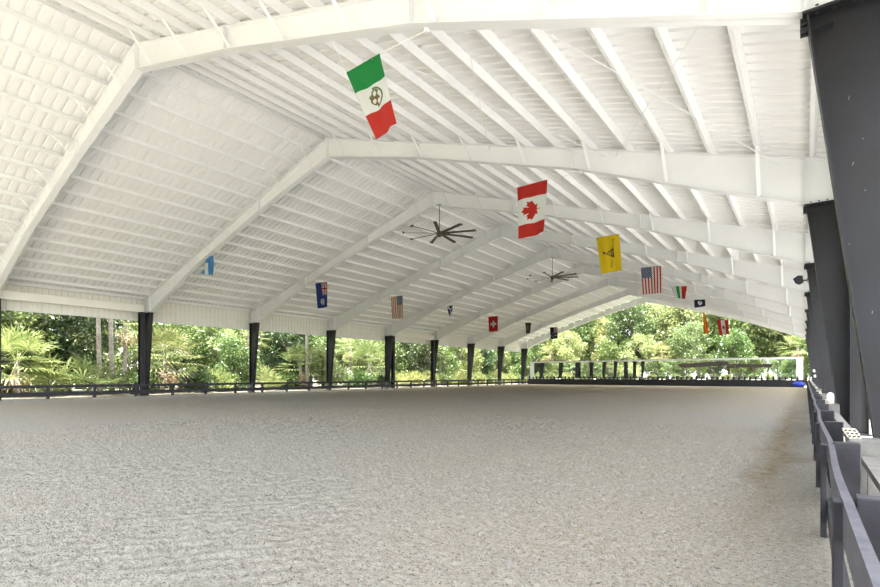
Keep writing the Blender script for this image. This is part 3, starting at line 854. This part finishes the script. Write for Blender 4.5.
def make_tree(kind, H, R, crown0, m_leaf, nleaf, lsize, nblob, lean=.3):
    r_ = random.Random(hash((H, R)) % 1000)
    t = thing('tree', 'x', 'tree')
    tm = MB(); top = (r_.uniform(-lean, lean), r_.uniform(-lean, lean), H * .8)
    r0 = H * .022 + .05
    tm.tube([(0, 0, -.05), (top[0] * .2, top[1] * .2, H * .25), (top[0] * .5, top[1] * .6, H * .5), top], [r0 * 1.25, r0, r0 * .7, r0 * .25], 8)
    blobs = []
    for k in range(nblob):
        a = 2.4 * k + r_.uniform(-.4, .4); hh = crown0 + (1 - crown0) * ((k + .5) / nblob)
        rad = R * math.sqrt(max(.08, 1 - ((hh - (crown0 + (1 - crown0) * .42)) / ((1 - crown0) * .62)) ** 2)) * r_.uniform(.35, .85)
        br = R * r_.uniform(.26, .42)
        bx, by, bz = rad * math.cos(a), rad * math.sin(a), hh * H - br * .4
        blobs.append((bx, by, bz, br))
        if k % 2 == 0:
            z0 = max(H * .18, bz - rad * .9); q = min(1, z0 / H)
            tm.tube([(top[0] * q, top[1] * q, z0), (bx * .5 + .1, by * .5, (z0 + bz) / 2 + .15), (bx, by, bz)], [r0 * .4, r0 * .25, r0 * .08], 5)
    tm.obj('trunk', M['trunk'], t)
    P_, d = blob_points(blobs, nleaf)
    D_ = d * .6 + rng.normal(size=d.shape) * .6 + np.array([0, 0, -.25])
    sz = lsize * (.6 + .8 * rng.random(nleaf))
    obj('foliage', leaves_mesh('foliage', P_, D_, sz, sz * .55, m_leaf), t)
    return t

def fan_frond(mb_v, mb_f, base, dirv, stem, R_, nl, droop):
    """palmate frond: stem then strap leaflets"""
    d = Vector(dirv).normalized(); b0 = Vector(base); side = d.cross(Vector((0, 0, 1)))
    if side.length < .1: side = Vector((1, 0, 0))
    side.normalize(); up = side.cross(d).normalized()
    c = b0 + d * stem + Vector((0, 0, -droop * stem * .3))
    k = len(mb_v); w = .02
    mb_v += [tuple(b0 - side * w), tuple(b0 + side * w), tuple(c + side * w), tuple(c - side * w)]; mb_f.append((k, k + 1, k + 2, k + 3))
    for i in range(nl):
        a = (i / (nl - 1) - .5) * PI * 1.35
        ld = (d * math.cos(a) + side * math.sin(a) + up * .12).normalized()
        L_ = R_ * (1 - .25 * abs(a) / 2.1)
        p1 = c + ld * L_ * .55; p2 = c + ld * L_ + Vector((0, 0, -droop * L_ * .55))
        ws = (ld.cross(up)).normalized() * (.035 * R_ + .012)
        k = len(mb_v)
        mb_v += [tuple(c), tuple(p1 + ws), tuple(p2), tuple(p1 - ws)]; mb_f.append((k, k + 1, k + 2, k + 3))

def make_palm(H, R, nf, seed, skirt=True):
    r_ = random.Random(seed); t = thing('palm_tree', 'x', 'palm tree')
    tm = MB(); lx = r_.uniform(-.3, .3)
    tm.tube([(0, 0, -.05), (lx * .3, 0, H * .35), (lx * .7, 0, H * .7), (lx, 0, H)], [.20, .15, .14, .17], 10)
    tm.obj('trunk', M['palm_trunk'], t)
    V, Fc = [], []
    for k in range(nf):
        a = k * 2.4 + r_.uniform(-.3, .3); el = math.radians(75 - 115 * (k / nf) + r_.uniform(-8, 8))
        d = (math.cos(a) * math.cos(el), math.sin(a) * math.cos(el), math.sin(el))
        fan_frond(V, Fc, (lx, 0, H), d, R * .75, R * .62, 15, .35)
    obj('fronds', mesh_of('fronds', V, Fc, M['palm_leaf']), t)
    if skirt:
        V, Fc = [], []
        for k in range(9):
            a = k * 2.4; d = (math.cos(a) * .45, math.sin(a) * .45, -1)
            fan_frond(V, Fc, (lx, 0, H - .15), d, R * .45, R * .45, 9, .3)
        obj('dry_fronds', mesh_of('dry_fronds', V, Fc, M['litter']), t, label='dry brown hanging fronds')
    return t

def make_palmetto(R, nf, seed):
    r_ = random.Random(seed); t = thing('palmetto_shrub', 'x', 'shrub')
    V, Fc = [], []
    for k in range(nf):
        a = k * 2.4 + r_.uniform(-.3, .3); el = math.radians(r_.uniform(18, 82))
        d = (math.cos(a) * math.cos(el), math.sin(a) * math.cos(el), math.sin(el))
        fan_frond(V, Fc, (r_.uniform(-.3, .3), r_.uniform(-.3, .3), 0), d, R * r_.uniform(.5, .95), R * .55, 13, .28)
    obj('fronds', mesh_of('fronds', V, Fc, M['palm_leaf']), t)
    V, Fc = [], []
    for k in range(6):
        a = k * 1.1 + 1; d = (math.cos(a), math.sin(a), r_.uniform(.0, .3))
        fan_frond(V, Fc, (0, 0, .1), d, R * .5, R * .4, 9, .5)
    obj('dry_fronds', mesh_of('dry_fronds', V, Fc, M['litter']), t, label='dry tan lower fronds')
    return t

def make_bush(R, H, m_leaf, n, ls, seed, strap=False):
    r_ = random.Random(seed); t = thing('leafy_shrub', 'x', 'shrub')
    blobs = [(r_.uniform(-R, R) * .6, r_.uniform(-R, R) * .6, r_.uniform(.2, .72) * H, R * r_.uniform(.35, .55)) for _ in range(9)]
    P_, d = blob_points(blobs, n); P_[:, 2] = np.abs(P_[:, 2])
    D_ = d * .5 + rng.normal(size=d.shape) * .4 + np.array([0, 0, .7 if strap else .1])
    sz = ls * (.6 + .8 * rng.random(n))
    obj('foliage', leaves_mesh('foliage', P_, D_, sz, sz * (.18 if strap else .5), m_leaf), t)
    st = MB()
    for k in range(5): st.tube([(0, 0, -.03), (blobs[k][0] * .5, blobs[k][1] * .5, blobs[k][2] * .5), blobs[k][:3]], [.03, .02, .01], 5)
    st.obj('stems', M['trunk'], t)
    return t

PROTO = {
    'dark': make_tree('dark', 9.0, 3.4, .16, M['leaf_dark'], 9000, .30, 30),
    'mid': make_tree('mid', 8.0, 3.2, .14, M['leaf_mid'], 8000, .28, 26),
    'light': make_tree('light', 8.6, 3.0, .20, M['leaf_light'], 7000, .26, 24),
    'tall': make_tree('tall', 15.0, 4.6, .22, M['leaf_mid'], 12000, .38, 34, .6),
    'tallpale': make_tree('tallpale', 14.0, 4.4, .22, M['leaf_light'], 11000, .36, 34, .6),
    'tallyellow': make_tree('tallyellow', 12.5, 3.8, .16, M['leaf_yellow'], 10000, .36, 28, .6),
    'palm': make_palm(5.2, 2.0, 30, 5), 'palmtall': make_palm(9.0, 2.0, 30, 6),
    'palmlow': make_palm(2.4, 2.2, 34, 15),
    'palmetto': make_palmetto(2.1, 26, 9),
    'bush': make_bush(1.5, 2.0, M['leaf_mid'], 2600, .20, 11), 'bushdark': make_bush(1.6, 2.4, M['leaf_dark'], 2800, .20, 12),
    'strap': make_bush(1.3, 1.5, M['leaf_yellow'], 1600, .50, 13, True),
}
DESC = {'dark': 'dark green leafy tree', 'mid': 'mid green leafy tree', 'light': 'pale green leafy tree', 'tall': 'tall green spreading tree',
        'tallpale': 'tall pale-leaved tree', 'tallyellow': 'tall yellow-green tree', 'palm': 'shaggy fan palm', 'palmlow': 'low bushy fan palm', 'palmtall': 'tall fan palm with bare trunk',
        'palmetto': 'spiky palmetto shrub', 'bush': 'rounded green shrub', 'bushdark': 'dark green shrub', 'strap': 'bright yellow-green strap-leaved shrub'}
spots = []     # (kind, x, y, rot, scale, region)
R2 = random.Random(21)
def put(kind, x, y, sc_, region): spots.append((kind, x, y, R2.uniform(0, 2 * PI), sc_, region))
# left side belt
y = -8.0; i = 0
front = ['palmetto', 'bush', 'palmlow', 'bushdark', 'strap', 'mid', 'palmetto', 'bush', 'palmlow', 'light']
while y < 78:
    u_ = project(-37.5, y)
    k = front[i % len(front)]
    if y > 40: k = ['strap', 'bush', 'strap', 'bush', 'palmetto'][i % 5]
    if y < 12: k = ['palmlow', 'palmetto', 'palmlow', 'bushdark'][i % 4]
    put(k, -37.4 + R2.uniform(-.7, .7), y + R2.uniform(-.5, .5), R2.uniform(.8, 1.1) * (.55 if k in ('mid', 'light') else 1), 'left')
    y += 2.1; i += 1
y = -10.0; i = 0
mids = ['palm', 'dark', 'mid', 'palm', 'light', 'mid', 'dark', 'palm', 'mid', 'light']
while y < 84:
    put(mids[i % len(mids)], -41.3 + R2.uniform(-1, 1), y + R2.uniform(-.8, .8), R2.uniform(.75, 1.05), 'left')
    y += 3.7; i += 1
y = -12.0; i = 0
back = ['mid', 'dark', 'light', 'tall', 'palmtall', 'dark', 'tallpale', 'mid', 'dark', 'tallyellow']
while y < 96:
    put(back[i % len(back)], -48 + R2.uniform(-2, 2), y + R2.uniform(-1, 1), R2.uniform(.85, 1.15), 'left')
    y += 4.4; i += 1
y = -14; i = 0
while y < 105:
    put(['tall', 'tallpale', 'tall', 'dark'][i % 4], -58 + R2.uniform(-3, 3), y, R2.uniform(.8, 1.1), 'left'); y += 6.5; i += 1
# slender palms just outside the left columns
for yy, xx in ((29.4, -36.7), (32.0, -36.7), (14.0, -38.0), (12.9, -36.9)): put('palmtall', xx, yy, .9, 'left')
# beyond the far end
x = -46.0; i = 0
far1 = ['light', 'strap', 'mid', 'bush', 'palm', 'light', 'strap', 'mid', 'bush', 'light', 'palm']
while x < 12:
    put(far1[i % len(far1)], x + R2.uniform(-.8, .8), 76 + R2.uniform(-1.5, 1.5), R2.uniform(.8, 1.1), 'far'); x += 3.0; i += 1
x = -50.0; i = 0
far2 = ['tallyellow', 'tallpale', 'tall', 'tallpale', 'tall', 'tallyellow', 'tall']
while x < 16:
    put(far2[i % len(far2)], x + R2.uniform(-1, 1), 83 + R2.uniform(-2, 2), R2.uniform(.85, 1.1), 'far'); x += 4.6; i += 1
x = -60.0; i = 0
while x < 24:
    put(['tall', 'tallpale', 'tall', 'tallyellow'][i % 4], x + R2.uniform(-1, 1), 93 + R2.uniform(-2, 2), R2.uniform(1.05, 1.35), 'far'); x += 5.6; i += 1
# behind the near end: seen only in the mirror
x = -62; i = 0
while x < 12:
    put(['light', 'mid', 'tallpale', 'dark', 'tallyellow', 'mid'][i % 6], x + R2.uniform(-1, 1), -30 + R2.uniform(-4, 3), R2.uniform(.8, 1.1), 'near'); x += 4.6; i += 1
x = -62; i = 0
while x < 8:
    put(['bushdark', 'bush', 'strap'][i % 3], x, -21 + R2.uniform(-1, 1), R2.uniform(.9, 1.1), 'near'); x += 3.2; i += 1
x = -75; i = 0
while x < 20:
    put(['tall', 'tallpale'][i % 2], x, -42, 1.0, 'near'); x += 7; i += 1

left_tops = [project(-33.8, FY[n])[0] for n in range(2, 10)]
GAP = ['left of the first black column'] + ['between the %s and %s black columns' % (ORD[k], ORD[k + 1]) for k in range(7)] + ['past the eighth black column']
buckets = {}
for s_ in spots:
    kind, x, y, rot, scl, reg = s_
    if reg == 'left':
        p_ = project(x, y); u_ = p_[0] if p_ else -2000
        if u_ < -60: key = ('leftout', kind); order = y
        else:
            gi = sum(u_ > q for q in left_tops); key = ('gap', gi, kind); order = u_
    elif reg == 'far':
        u_ = project(x, y)[0]
        key = (('farL' if u_ < 668 else 'farR'), kind); order = u_
    else: key = ('near', kind); order = -x
    buckets.setdefault(key, []).append((order, s_))
used = {}
for key, lst in buckets.items():
    lst.sort(key=lambda q: q[0])
    for j, (_, (kind, x, y, rot, scl, reg)) in enumerate(lst):
        d = DESC[kind]
        if len(lst) == 1: o_ = ''
        elif j == 0: o_ = ', leftmost such'
        elif j == len(lst) - 1: o_ = ', rightmost such'
        else: o_ = ', %s from the left' % ordn(j)
        if key[0] == 'gap': lab = '%s %s%s' % (d, GAP[key[1]], o_)
        elif key[0] == 'leftout': lab = '%s outside the photo on the left%s' % (d, o_)
        elif key[0] == 'farL': lab = '%s behind the left half of the long mirror%s' % (d, o_)
        elif key[0] == 'farR': lab = '%s behind the right half of the long mirror%s' % (d, o_)
        else: lab = '%s reflected in the long mirror%s' % (d, o_)
        grp = {'left': 'plants beyond the left side', 'far': 'trees beyond the far end', 'near': 'plants behind the viewer'}[reg]
        z = -.06
        if kind not in used:
            o = PROTO[kind]; o.location = (x, y, z); o.rotation_euler = (0, 0, rot); o.scale = (scl,) * 3; o['label'] = lab; o['group'] = grp; used[kind] = 1
        else: dup(PROTO[kind], (x, y, z), rot, scl, lab, grp)

# ------------------------------------------------------------ open shed behind the near end (reflected in the mirror)
sh = thing('open_shed', 'open timber shed with two dark flat roofs, reflected in the mirror', 'shed', (0, -12.0, 0))
b_ = MB(); b_.prism([(-28.3, 4.35), (-16.6, 5.05), (-16.2, 4.85), (-16.2, 4.0), (-27.2, 3.4)], -5.5, -1.0); b_.obj('roof', M['roof_dark'], sh)
b_ = MB(); b_.prism([(-16.4, 4.2), (-6.6, 4.1), (-7.2, 3.3), (-16.4, 3.3)], -5.5, -1.0); b_.obj('roof', M['roof_dark'], sh)
for k, xx in enumerate((-26.6, -23.4, -20.0, -16.6, -13.6, -10.6, -7.6)):
    MB().box(xx - .09, xx + .09, -1.4, -1.22, -.06, 3.5).obj('shed_post', M['shed_wood'], sh)
    MB().box(xx - .09, xx + .09, -5.2, -5.02, -.06, 3.5).obj('shed_post', M['shed_wood'], sh)
MB().box(-26.6, -7.6, -1.36, -1.28, 1.0, 1.15).box(-26.6, -7.6, -5.16, -5.08, 1.0, 1.15).obj('shed_rail', M['shed_wood'], sh)

for o in bpy.data.objects:
    if o.type == 'MESH' and o.parent is None and 'kind' not in o and 'label' not in o: print('UNLABELLED', o.name)
